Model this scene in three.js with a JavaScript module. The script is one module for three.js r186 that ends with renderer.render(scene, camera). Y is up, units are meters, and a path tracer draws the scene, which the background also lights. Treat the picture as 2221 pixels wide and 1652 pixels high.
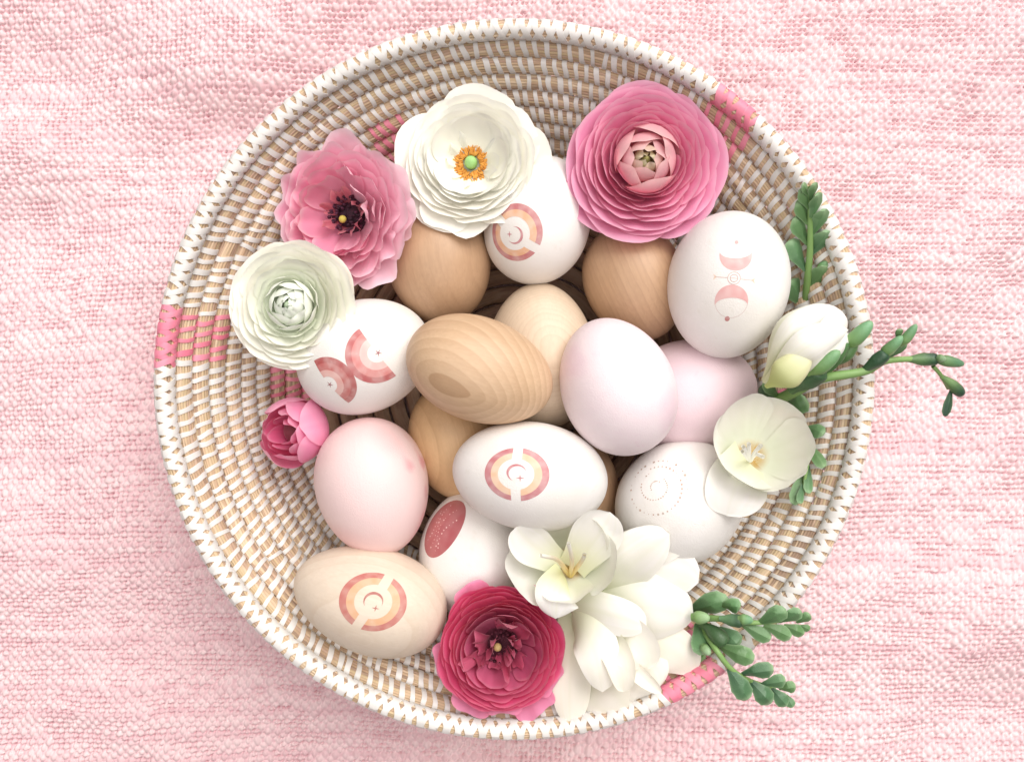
import * as THREE from 'three';
import { RectAreaLightUniformsLib } from 'three/addons/lights/RectAreaLightUniformsLib.js';
import { mergeGeometries, toCreasedNormals } from 'three/addons/utils/BufferGeometryUtils.js';

// ---------------------------------------------------------------- camera, light, exposure
const RIM = 0.078, D0 = 0.338, CAMH = RIM + D0, P = 0.0002;   // rim height, camera above rim, metres per picture unit at the rim
const scene = new THREE.Scene();
scene.background = new THREE.Color(0, 0, 0);
const camera = new THREE.PerspectiveCamera(2 * Math.atan(826 * P / D0) * 180 / Math.PI, 1024 / 761, 0.02, 20);
camera.position.set(0, CAMH, 0);
camera.up.set(0, 0, -1);
camera.lookAt(0, 0, 0);
scene.add(camera);

RectAreaLightUniformsLib.init();
const windowLight = new THREE.RectAreaLight(0xfffaf6, 6.1, 2.4, 2.4);   // daylight from a window, upper right of the picture
windowLight.position.set(1.0, 1.85, -1.75);
windowLight.lookAt(0, 0.03, 0);
windowLight.name = 'window_light';
scene.add(windowLight);
const ceilingLight = new THREE.RectAreaLight(0xfff6f4, 2.0, 3.2, 3.2);  // the room's bounced light from above
ceilingLight.position.set(-0.1, 2.1, 0.1);
ceilingLight.lookAt(-0.1, 0, 0.1001);
ceilingLight.name = 'ceiling_light';
scene.add(ceilingLight);

const renderer = new THREE.WebGLRenderer({ antialias: true });
renderer.setSize(1024, 761);
renderer.toneMapping = THREE.LinearToneMapping;
renderer.toneMappingExposure = .85;
renderer.shadowMap.enabled = true;

// ---------------------------------------------------------------- helpers
const V = (x, y, z) => new THREE.Vector3(x, y, z);
const clamp = (x, a, b) => Math.max(a, Math.min(b, x));
const lerp = (a, b, t) => a + (b - a) * t;
const smooth = (a, b, x) => { const t = clamp((x - a) / (b - a), 0, 1); return t * t * (3 - 2 * t); };
function rng(seed) { let a = seed >>> 0; return () => { a = (a + 0x6D2B79F5) | 0; let t = Math.imul(a ^ (a >>> 15), 1 | a); t = (t + Math.imul(t ^ (t >>> 7), 61 | t)) ^ t; return ((t ^ (t >>> 14)) >>> 0) / 4294967296; }; }
const hash = (x, y = 0, z = 0) => { let h = Math.imul(x | 0, 374761393) + Math.imul(y | 0, 668265263) + Math.imul(z | 0, 2147483647 ^ 0x5bd1e995); h = Math.imul(h ^ (h >>> 13), 1274126177); return ((h ^ (h >>> 16)) >>> 0) / 4294967296; };
function n1(x, k = 0) { const i = Math.floor(x), f = x - i, s = f * f * (3 - 2 * f); return lerp(hash(i, k, 7), hash(i + 1, k, 7), s) * 2 - 1; }
function n2(x, y, k = 0) { const i = Math.floor(x), j = Math.floor(y), f = x - i, g = y - j, s = f * f * (3 - 2 * f), t = g * g * (3 - 2 * g); return lerp(lerp(hash(i, j, k), hash(i + 1, j, k), s), lerp(hash(i, j + 1, k), hash(i + 1, j + 1, k), s), t) * 2 - 1; }
function n3(x, y, z, k = 0) { const j = Math.floor(z), g = z - j, t = g * g * (3 - 2 * g); return lerp(n2(x, y, k + j * 131), n2(x, y, k + (j + 1) * 131), t); }
const col = (r, g, b) => { const c = new THREE.Color().setRGB(r / 255, g / 255, b / 255, THREE.SRGBColorSpace); return [c.r, c.g, c.b]; };
const mix = (a, b, t) => [lerp(a[0], b[0], t), lerp(a[1], b[1], t), lerp(a[2], b[2], t)];
const S = (h) => P * (CAMH - h) / D0;                                     // metres per picture unit at height h
const at = (px, py, h) => V((px - 1110) * S(h), h, (py - 826) * S(h));    // where that spot of the photograph lies at height h
function geo(pos, idx, color, uv) {
  const g = new THREE.BufferGeometry();
  g.setAttribute('position', new THREE.Float32BufferAttribute(pos, 3));
  if (color) g.setAttribute('color', new THREE.Float32BufferAttribute(color, 3));
  if (uv) g.setAttribute('uv', new THREE.Float32BufferAttribute(uv, 2));
  g.setIndex(idx); g.computeVertexNormals();
  return g;
}
function grid(nu, nv, f, closeU = false) {   // f(u, v) -> [x, y, z, r, g, b]; u and v in 0..1
  const pos = [], c = [], uv = [], idx = [];
  for (let j = 0; j <= nv; j++) for (let i = 0; i < (closeU ? nu : nu + 1); i++) {
    const q = f(i / nu, j / nv); pos.push(q[0], q[1], q[2]); c.push(q[3], q[4], q[5]); uv.push(i / nu, j / nv);
  }
  const w = closeU ? nu : nu + 1;
  for (let j = 0; j < nv; j++) for (let i = 0; i < nu; i++) {
    const a = j * w + i, b = j * w + (i + 1) % w, d = a + w, e = b + w;
    idx.push(a, d, b, b, d, e);
  }
  return geo(pos, idx, c, uv);
}
const taken = {};
function numbered(name) { const k = taken[name] = (taken[name] ?? -1) + 1; return k ? name + '_' + String(k).padStart(3, '0') : name; }
function mesh(name, g, m, parent) { const o = new THREE.Mesh(g, m); o.name = name; o.castShadow = o.receiveShadow = true; parent.add(o); return o; }
function thing(name, label, category, position, group) {
  const o = new THREE.Group(); o.name = numbered(name); scene.add(o);
  if (position) o.position.copy(position);
  o.userData = { label, category }; if (group) o.userData.group = group;
  return o;
}
function bez(p, t) { const u = 1 - t, a = u * u * u, b = 3 * u * u * t, c = 3 * u * t * t, d = t * t * t; return p[0].map((_, i) => a * p[0][i] + b * p[1][i] + c * p[2][i] + d * p[3][i]); }
function noiseTexture(size, f) {
  const d = new Uint8Array(size * size * 4);
  for (let y = 0; y < size; y++) for (let x = 0; x < size; x++) { const v = clamp(f(x, y), 0, 1) * 255; d.set([v, v, v, 255], (y * size + x) * 4); }
  const t = new THREE.DataTexture(d, size, size); t.magFilter = THREE.LinearFilter; t.wrapS = t.wrapT = THREE.RepeatWrapping; t.needsUpdate = true; return t;
}

// ---------------------------------------------------------------- materials
const grainTex = noiseTexture(256, (x, y) => .5 + .25 * n2(x * .5, y * .5, 1) + .25 * n2(x * .17, y * .17, 2));
const M = {
  cloth: new THREE.MeshPhysicalMaterial({ name: 'cotton', vertexColors: true, roughness: .92, sheen: .25, sheenRoughness: .6, sheenColor: new THREE.Color(1, .9, .9) }),
  straw: new THREE.MeshStandardMaterial({ name: 'straw', vertexColors: true, roughness: .7 }),
  strip: new THREE.MeshPhysicalMaterial({ name: 'woven_plastic', vertexColors: true, roughness: .42, side: THREE.DoubleSide }),
  shell: new THREE.MeshPhysicalMaterial({ name: 'eggshell', vertexColors: true, roughness: .5, bumpMap: grainTex.clone(), bumpScale: .00012 }),
  print: new THREE.MeshStandardMaterial({ name: 'print', vertexColors: true, roughness: .5 }),
  foil: new THREE.MeshPhysicalMaterial({ name: 'glossy_print', vertexColors: true, roughness: .28, clearcoat: .3, clearcoatRoughness: .25 }),
  petal: new THREE.MeshPhysicalMaterial({ name: 'petal', vertexColors: true, roughness: .8, side: THREE.DoubleSide, transmission: .34, thickness: 0, sheen: .2, sheenRoughness: .5 }),
  white: new THREE.MeshPhysicalMaterial({ name: 'white_petal', vertexColors: true, roughness: .8, side: THREE.DoubleSide, transmission: .14, thickness: 0, sheen: .2, sheenRoughness: .5 }),
  freesia: new THREE.MeshPhysicalMaterial({ name: 'waxy_petal', vertexColors: true, roughness: .6, side: THREE.DoubleSide, transmission: .2, thickness: 0 }),
  green: new THREE.MeshPhysicalMaterial({ name: 'green', vertexColors: true, roughness: .4, bumpMap: grainTex, bumpScale: .0001 }),
  stamen: new THREE.MeshStandardMaterial({ name: 'stamen', vertexColors: true, roughness: .75 }),
};
M.shell.bumpMap.repeat.set(9, 6); M.shell.bumpMap.needsUpdate = true;

// ---------------------------------------------------------------- cloth
{
  const R = rng(11);
  const axis = (half, step, far) => { const a = []; for (let x = -half; x <= half + 1e-9; x += step) a.push(x); let s = step * 2.5, x = half; while (x < far) { x += s; a.push(x); a.unshift(-x); s *= 1.16; } return a; };
  const xs = axis(.318, .00058, .8), zs = axis(.25, .00058, .7);
  const yarns = (lo, hi, pitch, spread) => {   // centre lines and widths of yarns laid side by side
    const c = [], w = []; let p = lo, drift = 0;
    while (p < hi) { drift = .8 * drift + .2 * (R() * 2 - 1) * 2; const t = pitch * clamp(1 + spread * (R() * 2 - 1) + .08 * drift, .65, 1.45); c.push(p + t / 2); w.push(t); p += t; }
    const table = new Int32Array(Math.ceil((hi - lo) / .0004) + 2); let k = 0;
    for (let i = 0; i < table.length; i++) { const q = lo + i * .0004; while (k < c.length - 1 && q > c[k] + w[k] / 2) k++; table[i] = k; }
    return { c, w, find: (q) => table[clamp(Math.floor((q - lo) / .0004), 0, table.length - 1)] };
  };
  const warp = yarns(-.86, .86, .00275, .2), weft = yarns(-.78, .78, .0026, .18);
  const nx = xs.length, nz = zs.length, pos = new Float32Array(nx * nz * 3), color = new Float32Array(nx * nz * 3);
  const tone = col(236, 207, 209), pale = col(245, 224, 224), deep = col(222, 177, 185), peach = col(240, 206, 198);
  const macro = (x, z) => .004 + (.25 + .75 * smooth(.1, .18, Math.hypot(x, z))) * folds(x, z);
  const folds = (x, z) => .0085 * n2(x * 6 + z * 2, z * 15 + 1.2 * n2(x * 5, z * 5, 9), 3) + .0034 * n2(x * 11 - z * 4, z * 23 + 2.4 * n2(x * 7, z * 3, 5), 4) + .0011 * n2(x * 30, z * 50 + 2 * n2(x * 9, z * 9, 7), 6);
  for (let j = 0; j < nz; j++) for (let i = 0; i < nx; i++) {
    const x = xs[i], z = zs[j], k = (j * nx + i) * 3;
    const detail = Math.abs(x) < .318 && Math.abs(z) < .25 ? 1 : 0;
    let h = 0, yarn = 0, kind = 0;
    if (detail) {
      const u = x + .0035 * n2(x * 9, z * 14, 21) + .0009 * n2(x * 60, z * 60, 22) + .0004 * n2(x * 130, z * 130, 26), v = z + .0065 * n2(x * 7, z * 6, 23) + .0011 * n2(x * 45, z * 40, 24) + .0005 * n2(x * 120, z * 130, 25);
      const wi = warp.find(u), wj = weft.find(v); h = -.0016;
      for (let d = -1; d <= 1; d++) {
        const jj = wj + d; if (jj >= 0 && jj < weft.c.length) {
          const slub = .62 * n1(u * 70 + hash(jj, 5) * 90, jj) + .5 * n1(u * 190 + hash(jj, 9) * 90, jj + 900), t = .93 + .62 * Math.max(0, slub) - .3 * Math.max(0, -slub);
          const cs = Math.cos(Math.PI * (u - warp.c[wi]) / warp.w[wi]) * ((wi + jj) & 1 ? 1 : -1), half = weft.w[jj] * .6 * t * (.8 + .2 * cs), q = (v - weft.c[jj]) / half;
          if (Math.abs(q) < 1) {
            const f = (u - warp.c[wi]) / warp.w[wi], cw = Math.cos(Math.PI * f) * ((wi + jj) & 1 ? 1 : -1), wave = 1.25 * cw - .1 * cw * cw;
            const y = .00105 * (.5 + .5 * t) * Math.sqrt(1 - q * q) + .00066 * wave + .0005 * (t - 1);
            if (y > h) { h = y; yarn = jj; kind = 0; }
          }
        }
        const ii = wi + d; if (ii >= 0 && ii < warp.c.length) {
          const slub = n1(v * 30 + hash(ii, 6) * 90, ii + 4000), t = .6 + .24 * slub, half = warp.w[ii] * .5 * t, q = (u - warp.c[ii]) / half;
          if (Math.abs(q) < 1) {
            const f = (v - weft.c[wj]) / weft.w[wj], wave = Math.cos(Math.PI * f) * ((ii + wj) & 1 ? -1 : 1);
            const y = .0009 * Math.sqrt(1 - q * q) + .0006 * wave - .0004;
            if (y > h) { h = y; yarn = ii; kind = 1; }
          }
        }
      }
      h += .00007 * n2(x * 1400, z * 1400, 31);
    }
    pos[k] = x; pos[k + 1] = h - .0016 + macro(x, z); pos[k + 2] = z;
    let c = kind ? mix(tone, deep, .6) : mix(tone, hash(yarn, kind, 3) > .4 ? pale : deep, .36 * hash(yarn, kind, 4) + .22 * Math.max(0, n2(x * 60, z * 90, 14))); if (h < -.0012) c = deep;
    c = mix(c, peach, .5 * smooth(.1, .8, n2(x * 4, z * 4, 12))); c = mix(c, pale, .35 * smooth(0, .7, n2(x * 300, z * 300, 13)));
    color[k] = c[0]; color[k + 1] = c[1]; color[k + 2] = c[2];
  }
  const idx = [];
  for (let j = 0; j < nz - 1; j++) for (let i = 0; i < nx - 1; i++) {
    if (Math.hypot((xs[i] + xs[i + 1]) / 2, (zs[j] + zs[j + 1]) / 2) < .1) continue;   // under the basket a plain sheet is enough
    const a = j * nx + i, b = a + 1, d = a + nx, e = d + 1; idx.push(a, d, b, b, d, e);
  }
  const under = new THREE.CircleGeometry(.104, 64); under.rotateX(-Math.PI / 2); under.translate(0, .0015, 0);
  const uc = new Float32Array(under.attributes.position.count * 3); for (let i = 0; i < uc.length; i += 3) uc.set(tone, i);
  under.setAttribute('color', new THREE.BufferAttribute(uc, 3)); under.deleteAttribute('uv');
  const g = geo(pos, idx, color);
  const all = mergeGeometries([g, under]);
  const o = mesh('woven_cloth', all, M.cloth, scene);
  for (let k = 0; k < 12; k++) {   // lint and pulled fibres on the weave
    const x0 = (R() < .5 ? -1 : 1) * (.13 + .13 * R()), z0 = (R() * 2 - 1) * .19; if (Math.hypot(x0, z0) < .2) continue;
    let a = R() * 6.28, x = x0, z = z0; const pts = [];
    for (let i = 0; i < 7; i++) { pts.push(V(x, macro(x, z) + .0012 + .0009 * R(), z)); a += (R() - .5) * 1.8; x += .0016 * Math.cos(a); z += .0016 * Math.sin(a); }
    const t = new THREE.TubeGeometry(new THREE.CatmullRomCurve3(pts), 18, .00014, 5), tc = new Float32Array(t.attributes.position.count * 3); for (let i = 0; i < tc.length; i += 3) tc.set(pale, i);
    t.setAttribute('color', new THREE.BufferAttribute(tc, 3)); mesh('loose_fibre', t, M.cloth, o);
  }
  o.userData = { label: 'pale pink cotton cloth of coarse slubby weave spread under the basket', category: 'cloth' };
}

// ---------------------------------------------------------------- basket
const BX = .001, BZ = -.0008, TUBE = .0043, PITCH = .0088;
const coils = [];                                                       // from the rim down: radius, height, wall direction
{
  let r = .158 - TUBE, y = RIM - TUBE;
  for (let i = 0; r > .006; i++) {
    const th = (i < 7 ? 33 : Math.min(90, 33 + (i - 6) * 14)) * Math.PI / 180;
    coils.push({ r, y, th }); r -= PITCH * Math.sin(th); y -= PITCH * Math.cos(th);
  }
}
const FLOOR = coils[coils.length - 1].y + TUBE;
{
  const basket = thing('woven_basket', 'round coiled straw basket wrapped with white and pink plastic strips, holding the eggs', 'basket', V(BX, 0, BZ));
  const palette = [col(206, 176, 138), col(224, 202, 168), col(186, 152, 118), col(212, 186, 146), col(196, 162, 136), col(158, 126, 102), col(222, 194, 160), col(204, 180, 136)];
  const gapc = col(120, 88, 62), NS = 16, FLAT = .58;
  const coilGeo = (c, i) => {
    const nt = i < 10 ? 380 : 140, np = i < 10 ? 64 : 32;
    return grid(nt, np, (u, v) => {
      const al = u * 2 * Math.PI, ps = v * 2 * Math.PI, tw = .8 * n1(u * 26, i + 50) * smooth(0, .03, u) * smooth(1, .97, u) + .35 * n1(u * 90, i + 90) * smooth(0, .03, u) * smooth(1, .97, u);
      const q = v * NS + tw + 32, k = Math.floor(q), f = q - k;
      const seg = Math.floor(u * 30 + hash(k % NS, i, 1) * 7), prom = .86 + .14 * hash(k % NS, i, seg);
      const rr = TUBE * (prom - .16 * Math.pow(Math.abs(2 * f - 1), 3));
      const fl = i ? FLAT : .9, cu = Math.cos(ps) * rr, cn = Math.sin(ps) * rr * fl, R = c.r + cu * Math.sin(c.th) - cn * Math.cos(c.th), y = c.y + cu * Math.cos(c.th) + cn * Math.sin(c.th);
      let cc = palette[Math.floor(hash(k % NS, i + 40, seg) * palette.length)];
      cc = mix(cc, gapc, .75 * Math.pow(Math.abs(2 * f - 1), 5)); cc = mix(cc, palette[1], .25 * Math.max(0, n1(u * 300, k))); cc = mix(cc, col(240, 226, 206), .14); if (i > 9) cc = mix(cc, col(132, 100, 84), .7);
      return [R * Math.cos(al), y, R * Math.sin(al), ...cc];
    });
  };
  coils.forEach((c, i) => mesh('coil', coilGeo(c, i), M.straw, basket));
  const white = col(236, 235, 231), white2 = col(222, 221, 216), pink = col(242, 154, 174), pink2 = col(234, 130, 154);
  // a strip round the coil: al = place round the basket, skew = how far it slants, lift = how proud it lies
  function stripGeo(c, al, width, skew, lift, color, wob) {
    width *= 1 + .12 * Math.sin(wob * 57); al += .0028 * Math.sin(wob * 131);
    const n = 14, pos = [], cl = [], idx = []; let k = 0;
    const up = [Math.sin(c.th), Math.cos(c.th)], nn = [-Math.cos(c.th), Math.sin(c.th)];
    const rows = [];
    for (let i = 0; i <= n; i++) {
      const ph = i / n * 2 * Math.PI + wob * .3, sk = al * c.r + skew * -Math.cos(ph) + wob * .0003 * Math.sin(3 * ph + wob * 9);
      const w = width * (1 + .07 * Math.sin(2 * ph + wob * 20)) / 2, row = [];
      for (const [e, l] of [[-1, -.0004], [-1, lift], [-1, lift], [-.3, lift + .00006], [.3, lift + .00006], [1, lift], [1, lift], [1, -.0004]]) {
        const rad = TUBE + l, a = (sk + e * w) / c.r;
        const fn = rad * Math.sin(ph) * (c.rim ? .9 : FLAT) + (Math.sin(ph) > 0 ? l : -l) * .4, R = c.r + rad * Math.cos(ph) * up[0] + fn * nn[0], y = c.y + rad * Math.cos(ph) * up[1] + fn * nn[1];
        row.push(R * Math.cos(a), y, R * Math.sin(a));
      }
      rows.push(row);
    }
    for (const row of rows) { pos.push(...row); for (let e = 0; e < 8; e++) cl.push(...color); }
    for (let i = 0; i < n; i++) for (const e of [0, 2, 3, 4, 6]) { const a = i * 8 + e; idx.push(a, a + 8, a + 1, a + 1, a + 8, a + 9); }
    return geo(pos, idx, cl);
  }
  const N = 178, R = rng(5);
  const dang = (a, b) => Math.abs(Math.atan2(Math.sin(a - b), Math.cos(a - b)));
  const isPink = (al, i) => {    // al grows clockwise in the picture, from its right
    const outer = [-172.5, -50.5, 59], inner = [-116.5, 4.5, 178];
    if (i <= 3) return outer.some((d) => dang(al, d * Math.PI / 180) < (4.9 - .1 * i) * Math.PI / 180);
    return inner.some((d, k) => dang(al, d * Math.PI / 180) < 4.6 * Math.PI / 180 && i >= [4, 4, 7][k] && i <= [7, 5, 9][k]);
  };
  const stuff = []; let laces = 0, strips = 0;
  // the rim: laces that cross
  for (const way of [-1, 1]) for (let k = 0; k < N; k++) {
    const al = k / N * 2 * Math.PI - Math.PI / 2, c = coils[0], pk = isPink(al, 0), w = R() * 2 - 1;
    const sk = way * (.0025 + .0004 * (R() * 2 - 1));
    const g = stripGeo({ ...c, rim: true }, al + (R() - .5) * .004, .00285, sk, way > 0 ? .0003 : .00016, mix(pk ? pink : white, pk ? pink2 : white2, R()), w);
    if (way < 0 || k < 122) { mesh('rim_lace', g, M.strip, basket); laces++; } else stuff.push(g);
  }
  coils.forEach((c, i) => {
    if (i === 0 || i > 9) return;
    const n = i < 11 ? N : Math.max(24, Math.round(N * c.r / coils[10].r));
    for (let k = 0; k < n; k++) {
      const al = (k + .5 * (i % 2) + .32 * i) / n * 2 * Math.PI - Math.PI / 2, pk = isPink(al, i), w = R() * 2 - 1;
      if (hash(k, i, 88) < .004) continue;
      const g = stripGeo(c, al + (R() - .5) * .005, .0023 * (.82 + .34 * R()), .0009 + .0006 * R() * (hash(k, i, 4) < .06 ? -2 : 1), .00017, mix(pk ? pink : white, pk ? pink2 : white2, R()), w);
      if (i === 1 || (i === 2 && strips < 300)) { mesh('wrap_strip', g, M.strip, basket); strips++; } else stuff.push(g);
    }
  });
  const rest = mesh('strip_wrapping', mergeGeometries(stuff), M.strip, basket); rest.userData.kind = 'stuff';
}

// ---------------------------------------------------------------- eggs
function eggRadius(t, k, b) { return b * Math.sqrt(Math.max(0, 1 - t * t)) * (1 - k * t) / (1 + .3 * k * k); }
const eggs = {};
function egg(name, o) {
  const s = S(o.h), a = o.L / 2 * s, b = o.W / 2 * s, k = o.k ?? .1;
  const g = thing(o.name, o.label, 'egg', at(o.px, o.py, o.h), o.group);
  const an = o.ang * Math.PI / 180, ti = (o.tilt ?? 0) * Math.PI / 180;
  const X = V(Math.cos(an) * Math.cos(ti), Math.sin(ti), Math.sin(an) * Math.cos(ti)), Z = X.clone().cross(V(0, 1, 0)).normalize(), Y = Z.clone().cross(X);
  g.quaternion.setFromRotationMatrix(new THREE.Matrix4().makeBasis(X, Y, Z));
  const local = (u, v) => { const t = -Math.cos(v * Math.PI), r = eggRadius(t, k, b), q = u * 2 * Math.PI; return [a * t, r * Math.cos(q), r * Math.sin(q)]; };
  const shape = grid(96, 64, (u, v) => { const p = local(u, v); return [...p, ...o.color(p[0] / a, p[1] / b, p[2] / b)]; });
  let m = M.shell;
  if (o.wood) {
    const W = 512, H = 320, d = new Uint8Array(W * H * 4);
    for (let y = 0; y < H; y++) for (let x = 0; x < W; x++) {
      const p = local((x + .5) / W, (y + .5) / H), c = o.wood(p[0] / a, p[1] / b, p[2] / b);
      const q = new THREE.Color(c[0], c[1], c[2]).convertLinearToSRGB(); d.set([clamp(q.r, 0, 1) * 255, clamp(q.g, 0, 1) * 255, clamp(q.b, 0, 1) * 255, 255], (y * W + x) * 4);
    }
    const t = new THREE.DataTexture(d, W, H); t.colorSpace = THREE.SRGBColorSpace; t.magFilter = THREE.LinearFilter; t.wrapS = THREE.RepeatWrapping; t.needsUpdate = true;
    m = new THREE.MeshPhysicalMaterial({ name: 'turned_wood', map: t, roughness: .48, clearcoat: .12, clearcoatRoughness: .4 });
  }
  const body = mesh('shell', shape, m, g);
  if (o.wood) body.name = 'wood_body';
  const world = new THREE.Matrix4().compose(g.position, g.quaternion, V(1, 1, 1)), inv = world.clone().invert();
  const F = (p) => { const t = clamp(p.x / a, -1, 1); return Math.hypot(p.y, p.z) - eggRadius(t, k, b) + (Math.abs(p.x) > a ? 1 : 0); };
  const snap = (p) => { let lo = 0, hi = 1; const q = p.clone(); hi = 2.5 * a / p.length(); for (let i = 0; i < 40; i++) { const mid = (lo + hi) / 2; q.copy(p).multiplyScalar(mid); (F(q) < 0) ? lo = mid : hi = mid; } return p.clone().multiplyScalar(lo); };
  eggs[name] = { g, a, b, k, s, F, inv, world, snap };
  // a frame on the shell at a spot of the photograph
  eggs[name].frame = (px, py) => {
    const eye = V(0, CAMH, 0).applyMatrix4(inv), far = at(px, py, 0).applyMatrix4(inv); let lo = 0, hi = 1, hit = false;
    for (let i = 1; i <= 400; i++) { const q = eye.clone().lerp(far, i / 400); if (F(q) < 0) { hi = i / 400; lo = (i - 1) / 400; hit = true; break; } }
    if (!hit) throw new Error(name + ': spot off the egg');
    for (let i = 0; i < 30; i++) { const mid = (lo + hi) / 2; F(eye.clone().lerp(far, mid)) < 0 ? hi = mid : lo = mid; }
    const p0 = eye.clone().lerp(far, hi), e = 1e-4, n = V(F(p0.clone().add(V(e, 0, 0))) - F(p0.clone().sub(V(e, 0, 0))), F(p0.clone().add(V(0, e, 0))) - F(p0.clone().sub(V(0, e, 0))), F(p0.clone().add(V(0, 0, e))) - F(p0.clone().sub(V(0, 0, e)))).normalize();
    const right = V(1, 0, 0).transformDirection(inv), t1 = right.sub(n.clone().multiplyScalar(right.dot(n))).normalize(), t2 = t1.clone().cross(n).negate();
    const down = V(0, 0, 1).transformDirection(inv); if (t2.dot(down) < 0) t2.negate();
    return (x, y, lift) => {   // x, y in picture units along the shell
      const rho = Math.hypot(x, y) * s, Rn = p0.length(), c = rho > 1e-9 ? Math.tan(Math.min(1.2, rho / Rn)) * Rn / rho * s : s;
      const q = snap(p0.clone().addScaledVector(t1, x * c).addScaledVector(t2, y * c));
      return q.addScaledVector(q.clone().normalize(), lift);
    };
  };
  return g;
}
// printed motifs: flat shapes laid on the shell. All in picture units about the motif's centre.
class Print {
  constructor(frame, sy = 1, fade = col(240, 236, 230)) { this.f = (x, y, l) => frame(x, y * sy, l); this.fade = fade; this.strong = false; this.pos = []; this.col = []; this.idx = []; this.lift = .00007; }
  put(x, y, c) { const p = this.f(x, y, this.lift); this.pos.push(p.x, p.y, p.z); this.col.push(...mix(c, this.fade, clamp(.12 + .16 * n2(x * .09, y * .09, 2) + .1 * smooth(.45, .8, n2(x * .23, y * .23, 3)), 0, 1) * (this.strong ? .25 : 1))); return this.pos.length / 3 - 1; }
  fan(pts, c, mid) { const m = this.put(mid ? mid[0] : pts.reduce((s, p) => s + p[0], 0) / pts.length, mid ? mid[1] : pts.reduce((s, p) => s + p[1], 0) / pts.length, c), k = pts.map((p) => this.put(p[0], p[1], c)); k.forEach((a, i) => this.idx.push(m, a, k[(i + 1) % k.length])); }
  sheet(nu, nv, f, c) { const k = []; for (let j = 0; j <= nv; j++) for (let i = 0; i <= nu; i++) { const q = f(i / nu, j / nv); k.push(this.put(q[0], q[1], typeof c === 'function' ? c(i / nu, j / nv) : c)); } for (let j = 0; j < nv; j++) for (let i = 0; i < nu; i++) { const a = k[j * (nu + 1) + i], b = k[j * (nu + 1) + i + 1], d = k[(j + 1) * (nu + 1) + i], e = k[(j + 1) * (nu + 1) + i + 1]; this.idx.push(a, d, b, b, d, e); } }
  ring(cx, cy, r0, r1, a0, a1, c, shift) { this.sheet(40, 3, (u, v) => { const r = lerp(r0, r1, v), d = shift ? shift(r) : 0, A = lerp(a0 + d, a1 - d, u); return [cx + r * Math.cos(A), cy + r * Math.sin(A)]; }, c); }
  disc(cx, cy, r, c) { this.fan(Array.from({ length: 20 }, (_, i) => [cx + r * Math.cos(i * Math.PI / 10), cy + r * Math.sin(i * Math.PI / 10)]), c, [cx, cy]); }
  star(cx, cy, r, turn, c, n = 4) { this.fan(Array.from({ length: 2 * n }, (_, i) => { const q = i % 2 ? r * .25 : r, A = turn + i * Math.PI / n; return [cx + q * Math.cos(A), cy + q * Math.sin(A)]; }), c, [cx, cy]); }
  crescent(cx, cy, r, open, c, thin = .45) {   // open = direction the mouth faces
    this.sheet(28, 2, (u, v) => { const A = open + Math.PI + (u * 2 - 1) * 2.15, x = r * Math.cos(A), y = r * Math.sin(A); const o = [Math.cos(open) * thin * r, Math.sin(open) * thin * r], w = Math.max(0, Math.cos((u * 2 - 1) * Math.PI / 2)); const q = lerp(0, thin * w, v); return [cx + x * (1 - q), cy + y * (1 - q)]; }, c);
  }
  line(x0, y0, x1, y1, w, c) { const l = Math.hypot(x1 - x0, y1 - y0), nx = -(y1 - y0) / l * w / 2, ny = (x1 - x0) / l * w / 2; this.sheet(12, 1, (u, v) => [lerp(x0, x1, u) + nx * (v * 2 - 1), lerp(y0, y1, u) + ny * (v * 2 - 1)], c); }
  build(parent, name = 'printed_motif', m = M.print) { return mesh(name, geo(this.pos, this.idx, this.col), m, parent); }
}
const rose = col(194, 120, 126), rose2 = col(206, 128, 130), rose3 = col(228, 168, 166), rose4 = col(240, 206, 200), apricot = col(232, 194, 160);
function splitRing(p, r, turn, c0, c1, wide = .16) {   // two C shapes of two bands, parted by a straight strip
  const cut = (q) => Math.asin(Math.min(.9, wide * r / q));
  for (const h of [0, Math.PI]) for (const [r0, r1, c] of [[.8 * r, r, c0], [.57 * r, .8 * r, c1]]) p.ring(0, 0, r0, r1, turn + h, turn + h + Math.PI, c, cut);
}
const speck = (c, c2, amt, f, k) => (x, y, z) => mix(c, c2, amt * smooth(.1, .8, n3(x * f, y * f, z * f, k)) + .1 * n3(x * 9, y * 9, z * 9, k + 3) + .06 * n3(x * 40, y * 40, z * 40, k) + .5 * smooth(.72, .85, n3(x * 26, y * 26, z * 26, k + 5)));
const whiteShell = speck(col(240, 238, 234), col(231, 228, 220), .5, 2.2, 3);
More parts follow.
